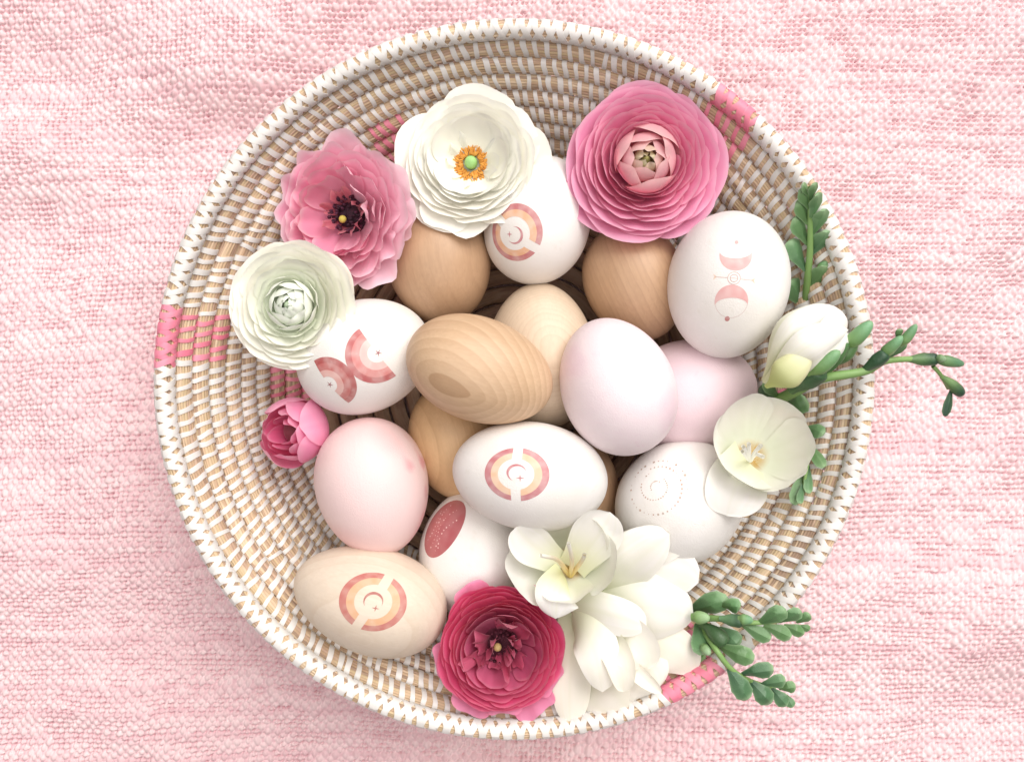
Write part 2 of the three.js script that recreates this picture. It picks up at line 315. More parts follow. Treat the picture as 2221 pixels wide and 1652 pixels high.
const rings = (o) => (x, y, z) => {   // growth rings round a line that runs along the egg
  const wob = .05 * n3(x * 1.4, y * 1.6, z * 1.6, o.k) + .012 * n3(x * 5, y * 5, z * 5, o.k);
  const d = Math.hypot((y - o.cy) * (o.sy ?? 1), (z - o.cz) * (o.sz ?? 1)) + o.bend * (x - (o.cx ?? 0)) ** 2 + (o.slope ?? 0) * x + wob;
  const q = d * o.n, f = q - Math.floor(q), late = Math.pow(f, o.sharp ?? 3) * (1 - smooth(.94, 1, f)), band = hash(Math.floor(q), o.k, 2) - .5;
  const fib = .5 + .5 * n3(x * 4, y * 46, z * 46, o.k + 1);
  let c = mix(o.light, o.dark, clamp(o.amt * late + .22 * band + (o.core ? o.core * smooth(.45, .05, d) : 0), 0, 1));
  c = mix(c, o.dark, .2 * fib + .12 * smooth(.35, .8, n3(x * 7, y * 90, z * 90, o.k + 2)));
  const mott = .02 * n3(x * 9, y * 9, z * 9, 9) + .02 * n3(x * 23, y * 23, z * 23, 10); return c.map((q) => q * (1 + mott));
};
const tan1 = col(217, 187, 153), tan2 = col(178, 141, 106), cream1 = col(227, 213, 195), cream2 = col(206, 184, 157), pale1 = col(218, 200, 176), pale2 = col(192, 167, 138), dark1 = col(192, 158, 125), dark2 = col(154, 119, 90);

egg('grained', { name: 'wooden_egg', label: 'light wooden egg with bold oval grain rings, topmost in the middle of the pile', px: 1040, py: 802, L: 328, W: 226, ang: 20, h: .076, k: .05, color: () => [1, 1, 1],
  wood: rings({ cy: .96, cz: .52, sy: .8, sz: 1.0, bend: .8, cx: -.42, n: 4.6, light: tan1, dark: tan2, amt: .42, sharp: 1.1, core: .3, k: 4 }) });
egg('lilac', { name: 'painted_egg', label: 'very pale lilac pink egg right of the grained wooden egg', px: 1338, py: 838, L: 306, W: 246, ang: 248, h: .072, k: .06, color: speck(col(242, 228, 232), col(236, 208, 220), .6, 1.6, 8) });
egg('hidden_pink', { name: 'painted_egg', label: 'pale pink egg half hidden below the white egg printed with crescent moons and arrow', px: 1500, py: 855, L: 280, W: 240, ang: -12, h: .046, k: .08, color: speck(col(230, 208, 214), col(224, 194, 204), .6, 1.6, 12) });
egg('moons', { name: 'painted_egg', label: 'white egg printed with two pink crescent moons joined by a thin arrow', px: 1578, py: 618, L: 318, W: 258, ang: 97, h: .066, k: .03, color: whiteShell });
egg('top_white', { name: 'painted_egg', label: 'white egg with split rainbow ring tucked between cream and pink ranunculus flowers', px: 1168, py: 478, L: 280, W: 226, ang: -72, h: .05, k: .08, color: whiteShell });
egg('wood_left', { name: 'wooden_egg', label: 'plain warm tan wooden egg under the edge of the open cream ranunculus', px: 952, py: 572, L: 262, W: 224, ang: 80, h: .042, k: .05, color: () => [1, 1, 1],
  wood: rings({ cy: -1.2, cz: 3.4, bend: .03, n: 6, light: dark1, dark: dark2, amt: .2, slope: .1, k: 14 }) });
egg('wood_right', { name: 'wooden_egg', label: 'tan wooden egg with straight grain below the big pink ranunculus', px: 1376, py: 612, L: 262, W: 216, ang: 68, h: .042, k: .06, color: () => [1, 1, 1],
  wood: rings({ cy: -.6, cz: 2.6, bend: .03, n: 9, light: dark1, dark: dark2, amt: .28, slope: -.05, k: 17 }) });
egg('wood_pale', { name: 'wooden_egg', label: 'pale wooden egg behind the grained egg, its rounded top showing', px: 1172, py: 772, L: 318, W: 240, ang: 268, h: .044, k: .08, color: () => [1, 1, 1],
  wood: rings({ cy: 2.2, cz: .4, bend: .55, cx: .1, n: 13, light: pale1, dark: pale2, amt: .35, k: 21 }) });
egg('wood_under', { name: 'wooden_egg', label: 'tan wooden egg under the grained egg, beside the pale pink egg', px: 992, py: 955, L: 260, W: 208, ang: 78, h: .04, k: .05, color: () => [1, 1, 1],
  wood: rings({ cy: -1.2, cz: -3.4, bend: .03, n: 6, light: col(208, 174, 130), dark: col(172, 132, 90), amt: .3, k: 25 }) });
egg('wood_sliver', { name: 'wooden_egg', label: 'wooden egg showing only a brown sliver right of the central white egg', px: 1238, py: 1062, L: 250, W: 206, ang: 80, h: .036, k: .05, color: () => [1, 1, 1],
  wood: rings({ cy: -1.8, cz: -1.2, bend: .05, n: 7, light: dark1, dark: dark2, amt: .3, k: 29 }) });
egg('rainbows', { name: 'painted_egg', label: 'white egg printed with two red half rainbows back to back', px: 790, py: 772, L: 296, W: 244, ang: -22, h: .056, k: .04, color: whiteShell });
egg('pink', { name: 'painted_egg', label: 'blush pink egg with blotchy dye between small pink bud and tan wooden egg', px: 808, py: 1055, L: 302, W: 242, ang: 78, h: .058, k: .08,
  color: (x, y, z) => mix(mix(col(240, 214, 212), col(236, 190, 190), .6 * smooth(0, .8, n3(x * 1.6, y * 1.6, z * 1.6, 30)) + .5 * smooth(.6, 1, -x)), col(222, 130, 145), .6 * smooth(.3, .9, n3(x * 5, y * 5, z * 5, 33)) * smooth(.55, .95, -z)) });
egg('centre', { name: 'painted_egg', label: 'white egg with rose and apricot split ring, in front of the grained wooden egg', px: 1149, py: 1031, L: 338, W: 234, ang: 8, h: .072, k: -.03, color: whiteShell });
egg('spiral', { name: 'painted_egg', label: 'white egg printed with a spiral of tiny brown dots', px: 1474, py: 1088, L: 290, W: 258, ang: -40, h: .058, k: .03, color: whiteShell });
egg('oval', { name: 'painted_egg', label: 'white egg with a glossy red oval patch speckled with white dots', px: 1024, py: 1192, L: 272, W: 228, ang: 100, h: .046, k: -.05, color: whiteShell });
egg('cream', { name: 'wooden_egg', label: 'cream wooden egg with split rainbow ring, lowest left in the basket', px: 803, py: 1299, L: 340, W: 224, ang: 18, h: .066, k: -.1, color: () => [1, 1, 1],
  wood: rings({ cy: -2.4, cz: -1, bend: .04, n: 5, light: cream1, dark: cream2, amt: .3, k: 35 }) });

{ let p = new Print(eggs.centre.frame(1118, 1028), .86); splitRing(p, 65, 1.61, rose, apricot); p.crescent(1, -4, 20, .9, rose, .3); p.star(9, 9, 9, 0, rose); p.build(eggs.centre.g); }
{ const p = new Print(eggs.cream.frame(809, 1305), .9, cream1); splitRing(p, 67, -1.06, col(190, 112, 104), col(220, 172, 132)); p.crescent(0, -2, 20, 1.57, col(172, 100, 92), .3); p.star(5, 14, 8, .2, col(172, 100, 92)); p.build(eggs.cream.g); }
{ const p = new Print(eggs.top_white.frame(1114, 507)); splitRing(p, 60, .62, col(194, 118, 120), col(228, 178, 140)); p.crescent(2, 3, 18, 3.5, rose, .3); p.star(-10, 1, 7, 0, rose); p.build(eggs.top_white.g); }
{
  const p = new Print(eggs.rainbows.frame(764, 803)), half = (cx, cy, r, dir, cs) => { cs.forEach(([f0, f1, c]) => p.ring(cx, cy, r * f0, r * f1, dir - 1.57, dir + 1.57, c)); p.star(cx + 2, cy, 8, .2, col(150, 70, 78), 5); };
  half(49, -33, 64, 2.53, [[.79, 1, col(190, 104, 104)], [.54, .79, col(216, 136, 132)], [.3, .54, col(238, 188, 182)]]);
  half(-52, 32, 58, -.62, [[.79, 1, col(176, 88, 86)], [.54, .79, col(192, 110, 106)], [.3, .54, col(220, 168, 160)]]);
  p.build(eggs.rainbows.g);
}
{
  const p = new Print(eggs.moons.frame(1592, 603)), r3 = col(222, 168, 166), br = col(202, 172, 166);
  const moon = (cx, cy, r, mouth) => p.sheet(32, 4, (u, v) => { const q = u * 2 - 1, A = q * 1.8, yh = r * Math.cos(1.8), xh = r * Math.sin(1.8), xi = xh * Math.sin(q * 1.5) / Math.sin(1.5), yi = yh + (.22 * r - yh) * (Math.cos(q * 1.5) - Math.cos(1.5)) / (1 - Math.cos(1.5)); return [cx + lerp(r * Math.sin(A), xi, v), cy - mouth * lerp(r * Math.cos(A), yi, v)]; }, r3);
  moon(4, -47, 32, -1); moon(-4, 46, 33, 1);
  p.ring(0, 0, 11.6, 13, 0, 6.2832, br); p.ring(0, 0, 6.5, 8, 0, 6.2832, br); p.line(-38, -4, -13, -1, 1.2, br); p.line(-8, -1, 8, 1, 1, br); p.line(13, 2, 38, 5, 1.2, br);
  p.fan([[-41, -10], [-33, -4], [-41, 2], [-38, -4]], col(232, 200, 170), [-37, -4]); p.fan([[34, 4], [42, 0], [40, 5], [42, 11]], col(232, 200, 170), [38, 5]);
  p.disc(6, -74, 4, r3); p.disc(-11, 80, 5, col(176, 92, 92)); p.ring(-4, 46, 32, 32.6, .2, 2.94, br); p.build(eggs.moons.g);
}
{
  const p = new Print(eggs.spiral.frame(1423, 1055)), R = rng(3), br = col(176, 156, 138);
  for (let i = 0; i < 84; i++) { const t = i / 84, A = 9 + Math.pow(t, .85) * 16.5, r = (t < .12 ? 12 : t < .42 ? 22 + 14 * smooth(.12, .42, t) : 46 + 16 * smooth(.42, .75, t)); if (hash(i, 41) < .1) continue; p.disc(r * Math.cos(A), r * Math.sin(A) * .97, .9 + 1.5 * R() * (.4 + t), mix(br, col(196, 160, 142), R())); }
  p.build(eggs.spiral.g);
}
{
  const p = new Print(eggs.oval.frame(957, 1140)); p.strong = true; const tu = -.9, c0 = col(176, 96, 100), c1 = col(188, 112, 112);
  const E = (x, y) => [x * Math.cos(tu) - y * Math.sin(tu), x * Math.sin(tu) + y * Math.cos(tu)];
  p.sheet(40, 10, (u, v) => E(66 * v * Math.cos(u * 6.2832), 47 * v * Math.sin(u * 6.2832)), (u, v) => mix(c1, c0, .5 + .5 * Math.sin(u * 6.28)));
  p.build(eggs.oval.g, 'glossy_oval', M.foil);
  const q = new Print(eggs.oval.frame(957, 1140)), R = rng(8); q.lift = .00012;
  for (let i = 0; i < 46; i++) { const s = Math.floor(i / 12), t = (i % 12) / 12, x = lerp(-50, 50, t) + 4 * R(), y = -24 + s * 15 + 9 * Math.sin(t * 5 + s); if ((x / 60) ** 2 + (y / 41) ** 2 < .9) { const e = E(x, y); q.disc(e[0], e[1], .7 + R(), col(236, 200, 196)); } }
  q.build(eggs.oval.g, 'white_dots');
}

// ---------------------------------------------------------------- petals and flowers
// a petal of revolution: profile = Bezier in (radius, height), spread round phi by +-half
function petalGeo(o) {
  const nu = o.nu ?? 20, nv = o.nv ?? 14, sd = o.seed;
  return grid(nu, nv, (u, v) => {
    const a = Math.sin((u * 2 - 1) * 1.5) / Math.sin(1.5), reach = 1 - Math.min(.85, (o.round ?? .3) * 2.2) * (1 - Math.sqrt(1 - .985 * a * a)) - .6 * (o.nick ?? .025) * (.5 + .5 * n1(a * 3 + sd * 3.1, 77)) - (o.tip ? o.tip * Math.abs(a) : 0), s = v * reach;
    const q = bez(o.prof, s), ang = o.phi + a * o.half * lerp(o.base ?? .75, 1, Math.sqrt(s));
    let r = q[0], y = q[1];
    const wv = (o.wav ?? .02) * s * s;
    r *= 1 + wv * n1(a * 2.6 + sd, sd * 13 | 0); y += wv * o.size * 1.3 * n1(a * 2.2 + sd * 1.7, (sd * 29 | 0) + 3);
    r *= 1 + (o.cup ?? 0) * a * a * s;
    const e = smooth(.84, 1, v), side = Math.pow(Math.abs(a), 4);
    let c = o.cm ? (s < .3 ? mix(o.c0, o.cm, smooth(.12, .3, s)) : mix(o.cm, o.c1, smooth(.3, .85, s))) : mix(o.c0, o.c1, Math.pow(s, o.g ?? 1)); c = mix(c, o.rim ?? o.c1, (o.edge ?? .5) * Math.max(e, side * .6) * s);
    c = mix(c, o.cm ? col(226, 232, 206) : o.c0, .1 + .1 * n1(a * 22 + sd * 7, 5) + .05 * n1(a * 50 + sd, 6));     // fine veins along the petal
    return [r * Math.cos(ang), y, r * Math.sin(ang), ...c];
  });
}
function face(o, dx, dy, dz, spin = 0) { o.quaternion.setFromUnitVectors(V(0, 1, 0), V(dx, dz, dy).normalize()).multiply(new THREE.Quaternion().setFromAxisAngle(V(0, 1, 0), spin)); }
// a ranunculus: layers from outside in; f(t) gives a layer's petal
function ranunculus(fl, R0, n, seed, f) {
  const R = rng(seed);
  for (let k = 0; k < n; k++) {
    const t = k / (n - 1), p = f(t, R, k), phi = k * 2.39996 + (R() - .5) * .35;
    const g = petalGeo({ ...p, phi: p.phi ?? phi, size: R0, seed: seed * .37 + k * 1.13, prof: p.prof.map(([r, h]) => [r * R0, h * R0]) });
    mesh('petal', g, p.m ?? M.petal, fl);
  }
}
// a tongue-shaped petal or sepal along a path of photograph spots [px, py, h]; cup > 0 turns its edges up
const OLV = col(206, 204, 168);
function tongueGeo(pts, W, o = {}) {
  const P4 = pts.map((q) => at(...q)), p = P4.length === 4 ? P4 : [P4[0], P4[0].clone().lerp(P4[1], .67), P4[2].clone().lerp(P4[1], .67), P4[2]];
  const A = p.map((v) => v.toArray()), up = V(...(o.up ?? [0, 1, 0])).normalize(), half = W / 2 * S(pts[1][2]), cup = o.cup ?? .8, nu = 18, nv = 26, sd = o.seed ?? 1;
  return grid(nu, nv, (u, v) => {
    const a = u * 2 - 1, s = v, c0 = V(...bez(A, s)), c1 = V(...bez(A, Math.min(1, s + .01))), c2 = V(...bez(A, Math.max(0, s - .01))), T = c1.sub(c2).normalize();
    const B = T.clone().cross(up).normalize(), N = B.clone().cross(T);
    const w = half * Math.pow(Math.max(0, lerp(o.base ?? .3, 1, smooth(0, o.wide ?? .6, s))), 1) * Math.pow(Math.max(0, 1 - Math.pow(s, o.blunt ?? 4)), .55);
    const th = a * cup, k = Math.abs(cup) < 1e-3 ? 1 : 1 / cup;
    const rip = (o.rip ?? .05) * half * n1(s * 4 + sd * 5, a > 0 ? 3 : 9) * a * a;
    const q = c0.addScaledVector(B, w * Math.sin(th) * k).addScaledVector(N, w * (1 - Math.cos(th)) * k + rip + (o.fold ?? 0) * half * Math.exp(-a * a * 18) * (1 - s));
    let c = mix(o.c0, o.c1, smooth(0, o.g ?? .6, s)); c = mix(c, o.c0, .1 * n1(a * 14 + sd, 6) + .1 * n1(a * 34 + sd, 7) + .15 * Math.exp(-a * a * 60)); c = mix(c, OLV, .06 + .06 * n2(s * 6 + sd, a * 3, 2));
    return [q.x, q.y, q.z, ...c];
  });
}
// a closed pod (bud, sheath, fleshy leaf) along a path, radius by a profile, flattened along up
const LEAFS = Array.from({ length: 23 }, (_, i) => i < 14 ? i / 13 * .84 : i < 21 ? .84 + (i - 13) / 7 * .14 : i === 21 ? .99 : 1);
function podGeo(pts, W, o = {}) {
  const P4 = pts.map((q) => at(...q)), p = P4.length === 4 ? P4 : P4.length === 3 ? [P4[0], P4[0].clone().lerp(P4[1], .67), P4[2].clone().lerp(P4[1], .67), P4[2]] : [P4[0], P4[0].clone().lerp(P4[1], .33), P4[0].clone().lerp(P4[1], .67), P4[1]];
  const A = p.map((v) => v.toArray()), up = V(...(o.up ?? [0, 1, 0])).normalize(), half = W / 2 * S(pts[0][2]), flat = o.flat ?? .6, sd = o.seed ?? 1;
  const prof = o.prof ?? ((s) => s < .58 ? .26 + .74 * Math.pow(s / .58, 1.15) : s < .84 ? 1 - .04 * (s - .58) / .26 : s < .98 ? .96 - .5 * (s - .84) / .14 : .46 * (1 - (s - .98) / .02));
  return grid(20, 22, (u, v) => {
    const s = o.ridge ? LEAFS[Math.round(v * 22)] : v, q = u * 2 * Math.PI, c0 = V(...bez(A, s)), T = V(...bez(A, Math.min(1, s + .01))).sub(V(...bez(A, Math.max(0, s - .01)))).normalize();
    const B = T.clone().cross(up).normalize(), N = B.clone().cross(T), r = half * prof(s) * (1 + .04 * n1(s * 5 + sd, 8));
    const keel = 1 + (o.keel ?? .12) * Math.pow(Math.max(0, Math.sin(q)), 6), cx = Math.cos(q), x = r * cx, y = o.ridge ? r * flat * Math.sign(Math.sin(q)) * (1 - Math.pow(Math.abs(cx), 1.3)) : r * flat * Math.sin(q) * keel;
    c0.addScaledVector(B, x).addScaledVector(N, y + (o.lift ?? 0) * half);
    let c = mix(o.c0, o.c1, smooth(.05, .95, s)); if (!o.plain) c = mix(c, hash(sd * 97, 3) > .5 ? col(104, 140, 78) : col(48, 84, 66), .45 * hash(sd * 53, 4) + .25 * smooth(.35, 0, s)); c = mix(c, o.rim ?? o.c1, (o.edge ?? 0) * smooth(.8, .98, s)); c = mix(c, o.c0, .12 * n1(q * 4 + sd, 4)); c = mix(c, o.side || c, .5 * Math.pow(Math.abs(Math.cos(q)), 8));
    return [c0.x, c0.y, c0.z, ...c];
  }, true);
}
function tubeGeo(pts, r0, r1, c0, c1) {
  const cv = new THREE.CatmullRomCurve3(pts), g = new THREE.TubeGeometry(cv, 30, 1, 10), p = g.attributes.position, n = g.attributes.normal, c = [];
  for (let i = 0; i < p.count; i++) { const s = Math.floor(i / 11) / 30, r = lerp(r0, r1, s), o = cv.getPoint(s); p.setXYZ(i, o.x + n.getX(i) * r, o.y + n.getY(i) * r, o.z + n.getZ(i) * r); c.push(...mix(c0, c1, s)); }
  g.setAttribute('color', new THREE.Float32BufferAttribute(c, 3)); return g;
}
const W0 = col(246, 248, 230), W1 = col(253, 253, 248), Wc = col(252, 249, 236);

{ // open cream ranunculus with a green centre
  const R0 = 152 * S(.083), fl = thing('ranunculus_flower', 'cream white open ranunculus with orange stamens round a green dome', 'flower', at(1020, 350, .066));
  face(fl, -.06, -.05, 1);
  ranunculus(fl, R0, 58, 3, (t, R) => {
    const back = t < .12, rr = back ? 1.16 + .1 * R() - .9 * t : 1.06 - .5 * t + .06 * (R() - .5), hh = back ? .0 + .06 * R() : .06 + .2 * t + .05 * R();
    return { half: back ? .72 + .1 * R() : .78 + .16 * R(), prof: [[.08, -.16], [.4 * rr, -.18 + .06 * t], [.8 * rr, -.1 + .1 * t], [rr, hh]], c0: mix(col(243, 246, 220), W0, R()), c1: mix(W1, Wc, R() * .8), rim: col(252, 251, 247), m: M.white, g: .7, wav: back ? .05 : .035, round: .24, nick: back ? .04 : .02, edge: .3 };
  });
  for (let k = 0; k < 7; k++) { const a = [.05, .5, 2.0, 2.7, 3.4, 4.2, 5.6][k]; mesh('petaloid', petalGeo({ phi: a, half: .6, size: R0, seed: 40 + k, prof: [[.12, -.18], [.24, -.12], [.33, .0], [.38 + .1 * hash(k, 3), .06]].map(([r, h]) => [r * R0, h * R0]), c0: W0, c1: W1, wav: .25, round: .5, nick: .12, nu: 10, nv: 8 }), M.petal, fl); }
  const dome = new THREE.SphereGeometry(1, 28, 20); dome.scale(.098 * R0, .13 * R0, .098 * R0); dome.translate(0, -.05 * R0, 0);
  { const p = dome.attributes.position, c = []; for (let i = 0; i < p.count; i++) c.push(...mix(col(120, 178, 92), col(164, 214, 132), smooth(-.1, .08, p.getY(i) / R0) + .2 * n3(p.getX(i) * 2e3, p.getY(i) * 2e3, p.getZ(i) * 2e3, 2))); dome.setAttribute('color', new THREE.Float32BufferAttribute(c, 3)); }
  mesh('green_dome', dome, M.green, fl);
  const disc = grid(40, 3, (u, v) => { const r = v * .3 * R0; return [r * Math.cos(u * 6.2832), -.17 * R0, r * Math.sin(u * 6.2832), ...mix(col(110, 96, 40), col(206, 206, 140), v)]; }); mesh('flower_disc', disc, M.stamen, fl);
  const R = rng(77); const o1 = col(226, 166, 76), o2 = col(196, 128, 44);
  for (let k = 0; k < 126; k++) {
    const ring = k % 3, a = k * 2.39996, r = (.15 + .055 * ring + .02 * R()) * R0, y = (-.09 - .005 * ring + .02 * R()) * R0;
    const s = new THREE.SphereGeometry(1, 8, 6); s.scale(.044 * R0, .017 * R0, .017 * R0); s.rotateZ(.5 - .5 * R()); s.rotateY((R() - .5) * .9);
    const arr = mix(o1, o2, R()); s.setAttribute('color', new THREE.Float32BufferAttribute(Array.from({ length: s.attributes.position.count }, () => arr).flat(), 3));
    s.translate(r, y, 0);
    const fil = new THREE.CylinderGeometry(.006 * R0, .006 * R0, .16 * R0, 5); fil.rotateZ(-.5); fil.translate(r - .03 * R0, y - .08 * R0, 0); fil.setAttribute('color', new THREE.Float32BufferAttribute(Array.from({ length: fil.attributes.position.count }, () => col(150, 128, 50)).flat(), 3));
    const g = mergeGeometries([s, fil]); g.rotateY(-a); mesh('stamen', g, M.stamen, fl);
  }
}
{ // big pink ranunculus
  const R0 = 192 * S(.09), fl = thing('ranunculus_flower', 'large pink ranunculus with many layers round a pale closed centre', 'flower', at(1394, 357, .068));
  face(fl, -.02, .03, 1);
  ranunculus(fl, R0, 84, 5, (t, R) => {
    const outer = mix(col(244, 178, 210), col(238, 156, 194), R()), mid = col(232, 122, 164), bud = t > .78;
    const rr = bud ? lerp(.36, .09, (t - .78) / .22) : lerp(1.02, .37, Math.pow(t / .78, .92)) + .05 * (R() - .5), hh = bud ? lerp(.34, .32, (t - .78) / .22) : lerp(.0, .36, Math.pow(t / .78, .75)) + .03 * R();
    const inb = smooth(.45, .78, t);
    return bud ? { half: .9 + .25 * R(), prof: [[.05, 0], [rr * 1.3, .1], [rr * 1.42, hh * .95], [rr * lerp(.8, .18, (t - .78) / .22), hh + .03 * R()]], c0: mix(col(226, 128, 150), col(206, 200, 144), smooth(.86, 1, t)), c1: mix(col(240, 186, 190), col(226, 224, 176), smooth(.88, 1, t)), rim: col(246, 216, 210), g: 1.2, wav: .03, round: .3, nick: .03, edge: .5, nu: 14, nv: 12 }
      : { half: .62 + .18 * R() + .06 * inb, prof: [[.06, -.2], [rr * .7, -.16 + .12 * t], [rr * lerp(.86, 1.02, inb), hh * .6 - .02], [rr, hh]], c0: mix(col(228, 104, 152), mid, R()), c1: mix(outer, col(242, 150, 186), smooth(.1, .6, t)), rim: mix(col(250, 206, 226), col(252, 214, 218), t), g: .8, wav: .03, round: .21, nick: .02, edge: .7 };
  });
  const heart = new THREE.SphereGeometry(1, 20, 14); heart.scale(.07 * R0, .22 * R0, .07 * R0); heart.translate(0, .1 * R0, 0);
  heart.setAttribute('color', new THREE.Float32BufferAttribute(Array.from({ length: heart.attributes.position.count }, () => col(176, 170, 100)).flat(), 3)); mesh('flower_heart', heart, M.petal, fl);
}
{ // pink open ranunculus with a dark centre
  const R0 = 160 * S(.084), fl = thing('ranunculus_flower', 'rose pink open ranunculus with a near-black centre, left of the cream one', 'flower', at(750, 466, .064));
  face(fl, -.24, .16, 1);
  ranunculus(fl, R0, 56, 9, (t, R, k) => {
    const back = t < .2, rr = lerp(1.08, .5, Math.pow(t, 1.1)) + .1 * (R() - .5) + (back ? .04 : 0), hh = lerp(.0, .42, Math.pow(t, .8)) + .08 * (R() - .5);
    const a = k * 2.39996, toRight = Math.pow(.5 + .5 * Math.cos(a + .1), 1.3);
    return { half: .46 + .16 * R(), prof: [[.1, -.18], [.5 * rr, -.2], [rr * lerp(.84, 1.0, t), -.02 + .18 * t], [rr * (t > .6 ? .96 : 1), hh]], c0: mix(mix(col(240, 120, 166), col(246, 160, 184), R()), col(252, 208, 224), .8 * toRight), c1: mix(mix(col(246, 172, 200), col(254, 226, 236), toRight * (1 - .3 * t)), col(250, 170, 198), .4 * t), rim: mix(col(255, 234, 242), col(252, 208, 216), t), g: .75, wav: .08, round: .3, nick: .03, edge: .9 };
  });
  for (let k = 0; k < 9; k++) { const a = [-1.9, -1.45, -.55, -.2, .5, .9, 1.8, 2.6, 3.5][k]; mesh('petaloid', petalGeo({ phi: a - 1.1 * 0, half: .42, size: R0, seed: 60 + k, prof: [[.14, -.16], [.2, .02], [.3, .12], [.27 + .16 * hash(k, 9), .14 + .1 * hash(k, 8)]].map(([r, h]) => [r * R0, h * R0]), c0: col(190, 76, 100), c1: col(226, 136, 150), rim: col(238, 178, 180), wav: .2, round: .5, nick: .12, nu: 10, nv: 10 }), M.petal, fl); }
  const dk = col(44, 18, 34), R = rng(13);
  const dots = [];
  mesh('flower_disc', grid(36, 6, (u, v) => { const r = v * .3 * R0; return [r * Math.cos(u * 6.2832), (-.02 - .12 * v * v + .02 * n2(u * 30, v * 9, 4)) * R0, r * Math.sin(u * 6.2832), ...mix(dk, col(70, 22, 44), hash(u * 36, v * 6))]; }), M.stamen, fl);
  for (let k = 0; k < 70; k++) { const s = new THREE.SphereGeometry(1, 8, 6), a = k * 2.4, r = (.06 + .22 * Math.sqrt(R())) * R0; s.scale(.028 * R0, .04 * R0, .02 * R0); s.rotateX(R() - .5); s.translate(r * Math.cos(a), (.0 + .04 * R()) * R0, r * Math.sin(a)); const c = mix(dk, col(86, 36, 62), R()); s.setAttribute('color', new THREE.Float32BufferAttribute(Array.from({ length: s.attributes.position.count }, () => c).flat(), 3)); mesh('stamen', s, M.stamen, fl); }
  const dome = new THREE.SphereGeometry(.055 * R0, 16, 12); dome.translate(-.03 * R0, .06 * R0, .06 * R0); dome.setAttribute('color', new THREE.Float32BufferAttribute(Array.from({ length: dome.attributes.position.count }, () => col(204, 190, 90)).flat(), 3)); mesh('pistil', dome, M.stamen, fl);
}
{ // greenish white ranunculus
  const R0 = 146 * S(.09), fl = thing('ranunculus_flower', 'greenish white closed ranunculus overlapping the white egg with half rainbows', 'flower', at(634, 663, .074));
  face(fl, -.06, .02, 1, .6);
  ranunculus(fl, R0, 72, 15, (t, R) => {
    const rr = t < .12 ? 1.04 - .2 * t : lerp(1.0, .14, Math.pow((t - .12) / .88, .95)) + .04 * (R() - .5), hh = lerp(.0, .34, Math.pow(t, .75)) - .06 * smooth(.75, 1, t) + .03 * R(), inb = smooth(.5, .95, t);
    return { half: lerp(.66, 1.1, inb) + .2 * R(), prof: [[.05, -.2], [rr * .8, -.16 + .1 * t], [rr * lerp(.92, 1.3, inb), hh * .8 - .02], [rr * lerp(.98, .26, inb), hh]], c0: mix(col(250, 252, 240), col(226, 244, 212), t), c1: mix(mix(col(250, 246, 234), col(250, 250, 240), R()), col(245, 250, 240), smooth(.4, 1, t)), rim: mix(col(253, 252, 248), col(248, 252, 244), t), m: M.white, g: .9, wav: .04 - .025 * inb, round: .27, nick: .02, edge: .4 };
  });
  const heart = new THREE.SphereGeometry(1, 18, 12); heart.scale(.09 * R0, .2 * R0, .09 * R0); heart.translate(0, .08 * R0, 0); heart.setAttribute('color', new THREE.Float32BufferAttribute(Array.from({ length: heart.attributes.position.count }, () => col(214, 236, 200)).flat(), 3)); mesh('flower_heart', heart, M.petal, fl);
}
{ // small pink bud
  const R0 = 88 * S(.07), fl = thing('ranunculus_bud', 'small bright pink half-open ranunculus bud against the woven basket wall', 'flower bud', at(640, 934, .054));
  face(fl, -.42, .04, 1, .3);
  ranunculus(fl, R0, 20, 21, (t, R, k) => {
    const rr = lerp(1.0, .3, t) + .04 * (R() - .5), hh = lerp(.62, .66, t) + .12 * (R() - .5);
    return { half: .75 + .2 * R(), prof: [[.1, -.7], [rr * 1.05, -.6], [rr * 1.18, hh * .55], [rr * lerp(.6, .85, t), hh]], c0: mix(col(246, 116, 172), col(222, 80, 130), t), c1: mix(mix(col(255, 200, 224), col(252, 168, 206), R()), col(244, 112, 164), t), rim: col(253, 206, 222), g: .9, wav: .06, round: .3, nick: .05, edge: .5 };
  });
  const heart = new THREE.SphereGeometry(1, 18, 12); heart.scale(.3 * R0, .3 * R0, .3 * R0); heart.translate(0, .0, 0); heart.setAttribute('color', new THREE.Float32BufferAttribute(Array.from({ length: heart.attributes.position.count }, () => col(140, 60, 74)).flat(), 3)); mesh('flower_heart', heart, M.petal, fl);
}
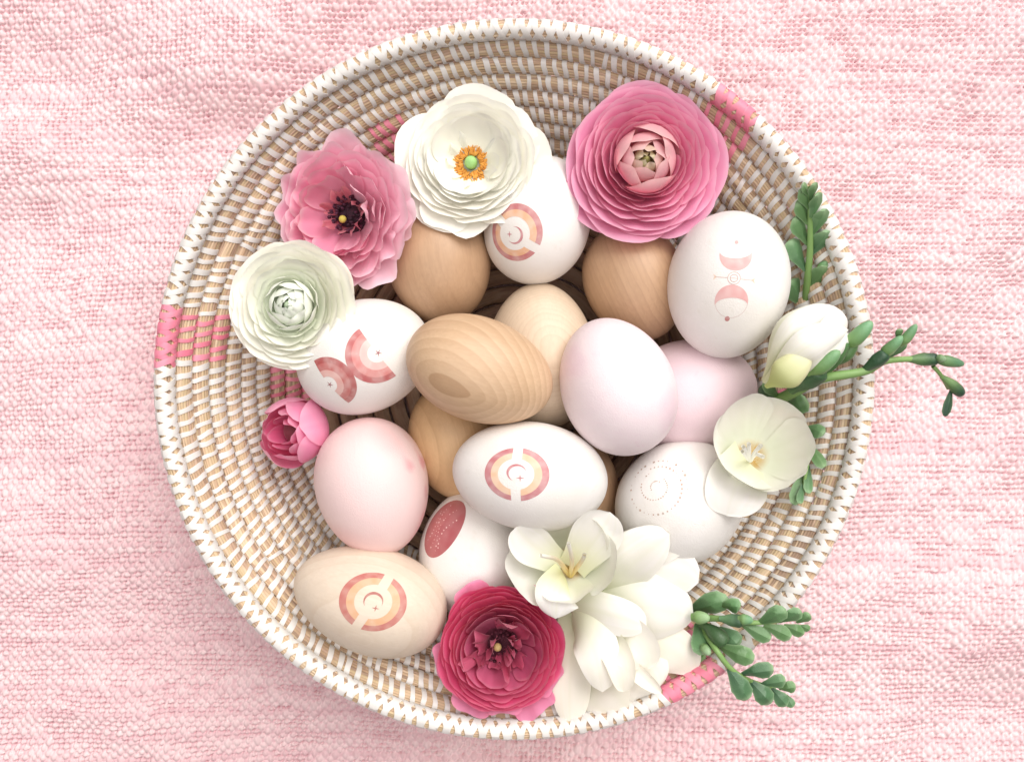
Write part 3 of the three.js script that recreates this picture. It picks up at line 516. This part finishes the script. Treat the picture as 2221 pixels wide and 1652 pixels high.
{ // magenta ranunculus
  const R0 = 158 * S(.092), fl = thing('ranunculus_flower', 'deep magenta ranunculus with ragged dark open centre at the lower rim', 'flower', at(1086, 1404, .076));
  face(fl, .03, -.04, 1);
  ranunculus(fl, R0, 64, 27, (t, R, k) => {
    const back = k < 7, rr = back ? [1.14, 1.1, .98, 1, 1, 1, 1][k] : lerp(1.0, .5, t) + .06 * (R() - .5), hh = back ? -.05 : lerp(.02, .34, Math.pow(t, .8)) + .05 * (R() - .5);
    return { phi: back ? [1.05, 2.05, 1.5, 2.9, .6, 4.2, 5.3][k] : undefined, half: back ? .36 : .55 + .2 * R(), prof: [[.1, -.22], [.7 * rr, -.24], [rr * .98, .0 + .14 * t], [rr, hh]], c0: mix(mix(col(214, 58, 108), col(224, 78, 124), R()), col(140, 30, 70), smooth(.55, .9, t)), c1: back ? col(246, 164, 202) : mix(col(236, 84, 142), col(242, 116, 160), R()), rim: mix(col(248, 160, 190), col(250, 182, 194), R()), g: .8, wav: .035, round: .24, nick: .04, edge: .45 };
  });
  const R = rng(31), dk = col(64, 16, 34);
  mesh('flower_disc', grid(36, 6, (u, v) => { const r = v * .5 * R0; return [r * Math.cos(u * 6.2832), (-.12 - .1 * v + .03 * n2(u * 30, v * 9, 4)) * R0, r * Math.sin(u * 6.2832), ...mix(dk, col(110, 26, 56), v)]; }), M.stamen, fl);
  for (let k = 0; k < 26; k++) { const a = k * 2.4 + R(), r = .14 + .32 * R(); mesh('petaloid', petalGeo({ phi: a, half: .22 + .3 * R(), size: R0, seed: 90 + k, prof: [[r * .5, -.2], [r * .8, -.04 + .15 * R()], [r, .06 + .1 * R()], [r * (.75 + .6 * R()), .06 + .16 * R()]].map(([q, h]) => [q * R0, h * R0]), c0: col(170, 50, 88), c1: mix(col(222, 110, 144), col(200, 70, 108), R()), rim: col(236, 150, 172), wav: .3, round: .5, nick: .2, nu: 9, nv: 9 }), M.petal, fl); }
  for (let k = 0; k < 40; k++) { const s = new THREE.SphereGeometry(1, 8, 6), a = k * 2.4, r = (.08 + .2 * Math.sqrt(R())) * R0; s.scale(.028 * R0, .05 * R0, .02 * R0); s.rotateX(R() - .5); s.translate(r * Math.cos(a), (-.12 + .05 * R()) * R0, r * Math.sin(a)); const c = mix(dk, col(90, 34, 52), R()); s.setAttribute('color', new THREE.Float32BufferAttribute(Array.from({ length: s.attributes.position.count }, () => c).flat(), 3)); mesh('stamen', s, M.stamen, fl); }
  const dome = new THREE.SphereGeometry(.06 * R0, 16, 12); dome.translate(-.05 * R0, -.02 * R0, 0); dome.setAttribute('color', new THREE.Float32BufferAttribute(Array.from({ length: dome.attributes.position.count }, () => col(186, 168, 110)).flat(), 3)); mesh('pistil', dome, M.stamen, fl);
}

// ---------------------------------------------------------------- freesias
const F0 = col(234, 238, 196), F1 = col(252, 252, 247), F2 = col(250, 246, 232), YEL = col(206, 158, 44), OL = col(232, 237, 206);
function stamens(fl, list) { for (const pts of list) mesh('stamen', tubeGeo(pts.map((q) => at(...q)), .0006, .0005, col(240, 238, 214), col(250, 250, 240)), M.freesia, fl); }
function funnel(fl, R0, depth, seed, tepals, o = {}) {
  tepals.forEach(([phi, half, rim, h], k) => mesh('tepal', petalGeo({ phi, half, size: R0, seed: seed + k * 1.7, prof: [[.03, -depth], [.5, -depth * 1.02], [.9 * rim, -depth * .5], [1.05 * rim, h]].map(([r, y]) => [r * R0, y * R0]), c0: k % 2 ? YEL : mix(YEL, OL, .3), cm: col(238, 244, 226), base: 1, c1: mix(F1, F2, hash(k, seed) * .5), wav: .05, round: .22, pow: 3, nick: .02, edge: .5, rim: col(250, 250, 247), nu: 20, nv: 20, ...o }), M.freesia, fl));
}
{ // right open freesia
  const fl = thing('freesia_flower', 'white open freesia with pale stamens in a yellow throat at the right wall', 'flower', at(1654, 960, .088));
  const cup = new THREE.Group(); face(cup, -.08, -.36, 1); cup.updateMatrix();
  const R0 = 104 * S(.09), tmp = new THREE.Group();
  funnel(tmp, R0, 1.2, 3, [[.1, .86, .98, .12], [1.15, .84, 1.0, .1], [2.2, .84, .96, .1], [3.2, .86, 1.0, .12], [4.3, .86, .98, .16], [5.3, .86, 1.02, .1]], { round: .12 });
  for (const m of [...tmp.children]) { m.geometry.applyMatrix4(cup.matrix); m.updateMatrix(); fl.add(m); }
  const q = fl.position.clone().negate(), add = (name, g) => { g.translate(q.x, q.y, q.z); mesh(name, g, M.freesia, fl); };
  add('tepal', tongueGeo([[1622, 1000, .07], [1590, 1056, .088], [1576, 1118, .084]], 140, { c0: OL, c1: F1, cup: .35, base: .8, wide: .5, blunt: 5, seed: 2, up: [-.2, 1, .1] }));
  for (const g of [[[1626, 1000, .07], [1622, 985, .083], [1612, 968, .09]], [[1626, 1000, .07], [1625, 985, .083], [1624, 962, .092]], [[1628, 1000, .07], [1636, 982, .083], [1650, 966, .092]], [[1628, 1000, .07], [1640, 985, .083], [1655, 990, .09]], [[1626, 1000, .07], [1618, 990, .081], [1610, 978, .088]]]) add('stamen', tubeGeo(g.map((p) => at(...p)), .0007, .0009, F1, F1));
}
{ // lower open freesia
  const fl = thing('freesia_flower', 'white open freesia with curled stamens, above the magenta ranunculus', 'flower', at(1222, 1205, .084));
  const cup = new THREE.Group(); face(cup, -.24, -.4, 1); cup.updateMatrix(); const R0 = 112 * S(.09), tmp = new THREE.Group();
  funnel(tmp, R0, 1.0, 5, [[.15, .8, 1.0, .05], [1.5, .75, .86, .12], [2.8, .8, 1.12, .05], [4.4, .85, .84, .1], [5.5, .6, .9, .08]], { round: .13 });
  for (const m of [...tmp.children]) { m.geometry.applyMatrix4(cup.matrix); fl.add(m); }
  const q = fl.position.clone().negate(), add = (name, g) => { g.translate(q.x, q.y, q.z); mesh(name, g, M.freesia, fl); };
  add('tepal', tongueGeo([[1240, 1230, .07], [1300, 1150, .083], [1322, 1110, .084]], 120, { c0: OL, c1: F1, cup: .5, base: .6, blunt: 5, seed: 4, up: [.1, 1, -.2] }));
  add('tepal', tongueGeo([[1225, 1250, .072], [1208, 1290, .094], [1204, 1342, .088]], 112, { c0: F0, c1: F1, cup: -.5, base: .7, wide: .4, blunt: 4, seed: 6 }));
  add('tepal', tongueGeo([[1220, 1225, .07], [1140, 1180, .082], [1120, 1142, .084]], 96, { c0: OL, c1: F1, cup: .5, base: .6, blunt: 5, seed: 8 }));
  for (const g of [[[1236, 1248, .068], [1240, 1215, .086], [1233, 1178, .096]], [[1234, 1246, .068], [1205, 1212, .088], [1172, 1204, .096]], [[1238, 1248, .068], [1262, 1215, .086], [1268, 1202, .094]]]) add('stamen', tubeGeo(g.map((p) => at(...p)), .0011, .0008, col(232, 200, 100), F1));
}
function blossom(name, label, petals) {
  const fl = thing(name, label, 'flower', at(...petals[0].p[0])), q = fl.position.clone().negate();
  petals.forEach((o, k) => { const g = o.pod ? podGeo(o.p, o.w, { c0: F0, c1: F1, ...o }) : tongueGeo(o.p, o.w, { c0: OL, c1: mix(F1, F2, o.warm ?? .2), cup: .5, seed: k * 3 + 1, ...o }); g.translate(q.x, q.y, q.z); mesh('tepal', g, M.freesia, fl); });
  return fl;
}
blossom('freesia_flower', 'white freesia seen from its side, its pointed petals reaching right over the rim', [
  { p: [[1238, 1300, .058], [1370, 1265, .076], [1440, 1255, .074]], w: 223, cup: -0.70, base: .3, wide: .7, blunt: 9 },
  { p: [[1290, 1260, .062], [1400, 1160, .082], [1502, 1180, .078]], w: 112, cup: -0.32, base: .8, wide: .4, blunt: 3 },
  { p: [[1300, 1270, .066], [1420, 1215, .08], [1514, 1262, .076]], w: 168, cup: -0.38, base: .9, wide: .3, blunt: 3.4 },
  { p: [[1290, 1290, .066], [1380, 1200, .088], [1452, 1158, .084]], w: 133, cup: -0.45, base: .9, wide: .3, blunt: 3 },
  { p: [[1280, 1310, .064], [1400, 1310, .086], [1506, 1338, .076]], w: 176, cup: -0.45, base: .8, wide: .4, blunt: 3.6 },
  { p: [[1260, 1310, .064], [1360, 1340, .08], [1482, 1396, .074]], w: 125, cup: -0.38, base: .6, wide: .5, blunt: 4, warm: .5 },
]);
blossom('freesia_flower', 'cream freesia with long drooping tongue petals hanging over the lower rim', [
  { p: [[1262, 1322, .056], [1330, 1390, .074], [1360, 1440, .074]], w: 191, cup: -0.58, base: .4, wide: .6, blunt: 8, warm: .9 },
  { p: [[1250, 1330, .06], [1240, 1450, .076], [1238, 1572, .076]], w: 92, cup: -0.51, base: .9, wide: .4, blunt: 7, warm: .9 },
  { p: [[1330, 1400, .07], [1480, 1390, .08], [1496, 1462, .074]], w: 122, cup: -0.32, base: .8, wide: .4, blunt: 4, warm: .8 },
  { p: [[1330, 1420, .068], [1400, 1470, .08], [1420, 1502, .078]], w: 151, cup: -0.32, base: .8, wide: .4, blunt: 4, warm: .7 },
  { p: [[1300, 1440, .066], [1330, 1500, .08], [1362, 1538, .076]], w: 166, cup: -0.32, base: .6, wide: .4, blunt: 4, warm: .9 },
  { p: [[1300, 1360, .068], [1380, 1380, .092], [1404, 1450, .084]], w: 120, cup: 0.50, base: .7, wide: .5, blunt: 4, warm: .5 },
  { p: [[1240, 1330, .066], [1308, 1380, .094], [1306, 1500, .086]], w: 107, cup: -0.45, base: .9, wide: .3, blunt: 5, warm: .5 },
  { p: [[1320, 1400, .072], [1370, 1450, .09], [1434, 1502, .084]], w: 46, cup: 0.90, base: .8, wide: .3, blunt: 4, warm: .7 },
  { p: [[1300, 1370, .072], [1355, 1420, .094], [1352, 1500, .086]], w: 76, cup: 0.80, base: .9, wide: .3, blunt: 4, warm: .8 },
  { p: [[1236, 1312, .066], [1320, 1330, .088], [1402, 1358, .086]], w: 89, cup: -0.32, base: .7, wide: .4, blunt: 6, warm: .1 },
]);

// ---------------------------------------------------------------- green stems, buds and leaves
const G0 = col(78, 116, 78), G1 = col(108, 150, 104), G2 = col(172, 206, 160), GD = col(56, 86, 62), GS = col(132, 170, 100);
function greens(name, label, category, stems, pods) {
  const o = thing(name, label, category, at(...stems[0].p[0])), q = o.position.clone().negate();
  for (const s of stems) { const g = tubeGeo(s.p.map((p) => at(...p)), s.r ?? .0016, s.r1 ?? .0012, s.c0 ?? GS, s.c1 ?? GS); g.translate(q.x, q.y, q.z); mesh('stem', g, M.green, o); }
  pods.forEach((p, k) => { const g = (p.tongue ? tongueGeo : podGeo)(p.p, p.w * (p.name === 'bud' ? .9 : p.name ? 1 : 1.04), { seed: k * 2.3, c0: G0, c1: G1, rim: G2, edge: .5, flat: .4, ridge: true, side: G2, ...p }); g.translate(q.x, q.y, q.z); mesh(p.name ?? 'leaf', p.name ? g : toCreasedNormals(g, .55), p.m ?? M.green, o); });
  return o;
}
const bud = { name: 'bud', side: null, ridge: false, c0: GS, c1: col(120, 172, 128), edge: .2, prof: (s) => (.6 + .4 * smooth(0, .35, s)) * Math.pow(1 - Math.pow(s, 3.4), .55), flat: .85, keel: 0 };
const sheath = { name: 'sheath', side: null, ridge: false, c0: GS, c1: G0, edge: .1, rim: G0, flat: .8, prof: (s) => (.45 + .55 * smooth(0, .6, s)) * Math.pow(1 - Math.pow(s, 16), .5) };
greens('freesia_sprig', 'upright green sprig of paired fleshy leaves against the upper right wall', 'sprig', [{ p: [[1746, 668, .05], [1752, 600, .062], [1757, 540, .07], [1757, 470, .078], [1756, 405, .086]], r: .0019, r1: .0009 }], [
  { p: [[1744, 664, .05], [1718, 630, .054], [1712, 608, .058]], w: 44 }, { p: [[1748, 628, .058], [1778, 600, .062], [1790, 574, .07]], w: 42 }, { ...bud, p: [[1778, 588, .066], [1792, 566, .07]], w: 24 },
  { p: [[1748, 586, .064], [1722, 550, .066], [1713, 520, .07]], w: 38 }, { p: [[1758, 552, .068], [1778, 524, .07], [1792, 500, .078]], w: 38 }, { p: [[1753, 530, .07], [1732, 496, .072], [1722, 472, .078]], w: 36 },
  { p: [[1758, 512, .074], [1776, 478, .076], [1786, 454, .084]], w: 34 }, { p: [[1753, 486, .076], [1738, 458, .078], [1729, 436, .084]], w: 32 }, { p: [[1758, 472, .08], [1770, 440, .082], [1772, 420, .089]], w: 30 },
  { p: [[1754, 452, .081], [1742, 428, .084], [1734, 412, .089]], w: 27 }, { p: [[1757, 434, .084], [1764, 412, .088], [1764, 398, .092]], w: 24 }, { p: [[1754, 424, .086], [1746, 410, .088], [1740, 400, .092]], w: 20 } ]);
greens('freesia_spray', 'freesia spray with white bud and green buds reaching right past the rim', 'spray', [
  { p: [[1676, 872, .062], [1730, 846, .076], [1777, 822, .086], [1882, 803, .0895], [1917, 784, .09], [1980, 778, .088]], r: .0027, r1: .0012 },
  { p: [[2024, 794, .086], [2040, 812, .084], [2057, 842, .08]], r: .0009, r1: .0008 } ], [
  { ...sheath, p: [[1668, 872, .06], [1660, 838, .068]], w: 36, c0: G0, c1: GD }, { p: [[1688, 858, .066], [1668, 846, .074], [1662, 820, .08]], w: 30, c0: GD, c1: G0 },
  { name: 'leaf', p: [[1700, 880, .05], [1728, 880, .055], [1752, 868, .056]], w: 46, c0: GD, c1: G0 },
  { name: 'white_bud', m: M.freesia, ridge: false, side: null, plain: true, p: [[1660, 836, .076], [1700, 760, .09], [1770, 690, .094], [1836, 706, .084]], w: 138, flat: .62, keel: 0, edge: 0, c0: F0, c1: F1, prof: (s) => (.1 + .9 * smooth(0, .55, s)) * Math.pow(1 - Math.pow(s, 3.2), .6) },
  { name: 'petal', m: M.freesia, tongue: 1, p: [[1664, 834, .084], [1740, 735, .118], [1840, 714, .096]], w: 92, cup: -.9, base: .3, blunt: 5, c0: F0, c1: F1 }, { name: 'petal', m: M.freesia, tongue: 1, p: [[1662, 828, .082], [1712, 692, .112], [1810, 668, .092]], w: 84, cup: -1, base: .3, blunt: 4, c0: F0, c1: F1 }, { name: 'petal', m: M.freesia, tongue: 1, p: [[1690, 826, .084], [1790, 768, .108], [1850, 726, .09]], w: 72, cup: -.9, base: .4, blunt: 4, c0: F0, c1: F1 },
  { name: 'pale_bud', m: M.freesia, ridge: false, side: null, plain: true, p: [[1662, 838, .09], [1712, 812, .104], [1756, 762, .098]], w: 78, flat: .6, keel: 0, edge: 0, c0: col(206, 218, 130), c1: col(240, 240, 200), prof: (s) => (.15 + .85 * smooth(0, .5, s)) * Math.pow(1 - Math.pow(s, 3), .55) },
  { ...sheath, p: [[1716, 846, .078], [1750, 822, .086], [1784, 800, .092]], w: 50, c0: G0, c1: GD }, { ...bud, p: [[1752, 808, .09], [1788, 790, .096], [1822, 760, .098]], w: 44 },
  { ...sheath, p: [[1788, 812, .086], [1812, 780, .09], [1830, 736, .092]], w: 36, c0: GD, c1: G0 }, { ...sheath, p: [[1806, 790, .084], [1838, 776, .088], [1852, 740, .09]], w: 30, c0: GD, c1: G0 }, { ...bud, p: [[1834, 752, .088], [1866, 726, .096], [1892, 696, .096]], w: 40 },
  { ...sheath, p: [[1868, 806, .088], [1900, 786, .094], [1924, 764, .096]], w: 30, c0: G0, c1: GD }, { ...bud, p: [[1910, 772, .092], [1936, 752, .099], [1958, 728, .1]], w: 30 }, { name: 'sheath', ridge: false, side: null, p: [[1918, 778, .09], [1944, 762, .092], [1966, 740, .093]], w: 22, c0: GD, c1: G0 },
  { ...bud, p: [[1950, 748, .095], [1972, 730, .098], [1988, 702, .1]], w: 26 }, { name: 'sheath', ridge: false, side: null, p: [[1944, 740, .096], [1950, 724, .098], [1952, 712, .099]], w: 16, c0: GD, c1: G0 },
  { ...sheath, p: [[1966, 779, .088], [2036, 779, .088]], w: 29, c0: GS, c1: GD }, { ...bud, p: [[2028, 778, .088], [2062, 784, .088], [2092, 790, .087]], w: 29, c1: col(110, 160, 118) }, { ...bud, p: [[2030, 774, .09], [2052, 780, .091]], w: 20, c1: G2 },
  { ...sheath, p: [[2042, 816, .083], [2066, 832, .083], [2088, 856, .08]], w: 25, c0: GS, c1: GD }, { p: [[2064, 842, .08], [2058, 870, .08], [2050, 903, .078]], w: 20, c0: G0, c1: GD, edge: 0 } ]);
greens('leaf_sprig', 'small green leafy sprig peeping out behind the right open freesia', 'sprig', [{ p: [[1728, 930, .054], [1752, 975, .062], [1742, 1062, .062]], r: .001, r1: .0007 }], [
  { p: [[1744, 930, .056], [1768, 930, .06], [1787, 942, .064]], w: 30 }, { p: [[1752, 958, .058], [1766, 985, .062], [1788, 1014, .066]], w: 26 }, { p: [[1750, 1020, .058], [1736, 1050, .06], [1719, 1094, .064]], w: 30 }, { p: [[1754, 1010, .06], [1754, 1040, .062], [1752, 1070, .066]], w: 20 }, { p: [[1740, 1050, .063], [1736, 1074, .066], [1734, 1092, .068]], w: 16 } ]);
greens('freesia_sprig', 'forked green sprig of fleshy leaves hanging over the lower right rim', 'sprig', [
  { p: [[1490, 1336, .066], [1530, 1340, .078], [1567, 1342, .085], [1633, 1350, .088], [1690, 1346, .088]], r: .0016, r1: .0009 },
  { p: [[1522, 1360, .072], [1551, 1406, .084], [1583, 1448, .084], [1627, 1476, .08], [1680, 1492, .076]], r: .0014, r1: .0009 } ], [
  { p: [[1492, 1326, .066], [1530, 1310, .074], [1580, 1298, .078]], w: 46, c0: GD }, { p: [[1562, 1314, .076], [1584, 1310, .082], [1606, 1316, .082]], w: 32, c1: col(112, 166, 118) }, { ...bud, p: [[1500, 1338, .08], [1540, 1340, .084]], w: 32, c1: G2 },
  { ...sheath, p: [[1560, 1341, .086], [1612, 1348, .09]], w: 28, c0: G1, c1: GD }, { ...bud, p: [[1600, 1342, .09], [1634, 1345, .092]], w: 26 }, { p: [[1610, 1354, .086], [1640, 1370, .088], [1672, 1386, .088]], w: 32 },
  { p: [[1644, 1352, .088], [1678, 1336, .093], [1704, 1320, .095]], w: 38 }, { p: [[1656, 1356, .088], [1688, 1366, .09], [1716, 1382, .09]], w: 32 }, { p: [[1690, 1348, .09], [1716, 1336, .094], [1738, 1324, .095]], w: 30 }, { p: [[1700, 1356, .089], [1724, 1364, .091], [1744, 1374, .09]], w: 27 },
  { p: [[1728, 1350, .09], [1744, 1342, .093], [1757, 1331, .093]], w: 22 }, { p: [[1734, 1356, .09], [1748, 1360, .091], [1756, 1366, .09]], w: 16 },
  { p: [[1512, 1352, .072], [1518, 1386, .078], [1528, 1420, .08]], w: 44 }, { ...bud, p: [[1522, 1398, .08], [1540, 1420, .084]], w: 24, c1: G2 }, { p: [[1494, 1404, .066], [1504, 1424, .07], [1528, 1436, .072]], w: 46, c1: col(110, 160, 86) },
  { ...sheath, p: [[1524, 1354, .076], [1552, 1372, .084], [1574, 1396, .084]], w: 36, c0: GD, c1: GD }, { p: [[1560, 1362, .076], [1584, 1380, .082], [1602, 1400, .082]], w: 40 }, { p: [[1556, 1398, .08], [1594, 1416, .086], [1636, 1430, .086]], w: 38, c0: GD },
  { p: [[1580, 1450, .084], [1602, 1482, .085], [1622, 1516, .084]], w: 42 }, { p: [[1610, 1462, .082], [1644, 1452, .088], [1678, 1452, .087]], w: 36 }, { p: [[1626, 1476, .08], [1650, 1500, .082], [1672, 1524, .08]], w: 40 }, { p: [[1652, 1484, .08], [1680, 1478, .084], [1704, 1474, .083]], w: 30 },
  { p: [[1672, 1492, .077], [1690, 1510, .08], [1706, 1530, .079]], w: 30 }, { p: [[1690, 1494, .077], [1708, 1490, .08], [1726, 1488, .08]], w: 26 }, { p: [[1700, 1504, .077], [1712, 1518, .079], [1719, 1534, .079]], w: 20 } ]);
greens('leaf_tip', 'dark green leaf showing in the gap between two white freesias', 'leaf', [{ p: [[1250, 1296, .056], [1290, 1306, .058]], r: .001, r1: .001, c0: GD, c1: GD }], [{ p: [[1240, 1300, .056], [1285, 1302, .062], [1330, 1326, .062]], w: 44, c0: GD, c1: GD, edge: 0 }]);

renderer.render(scene, camera);
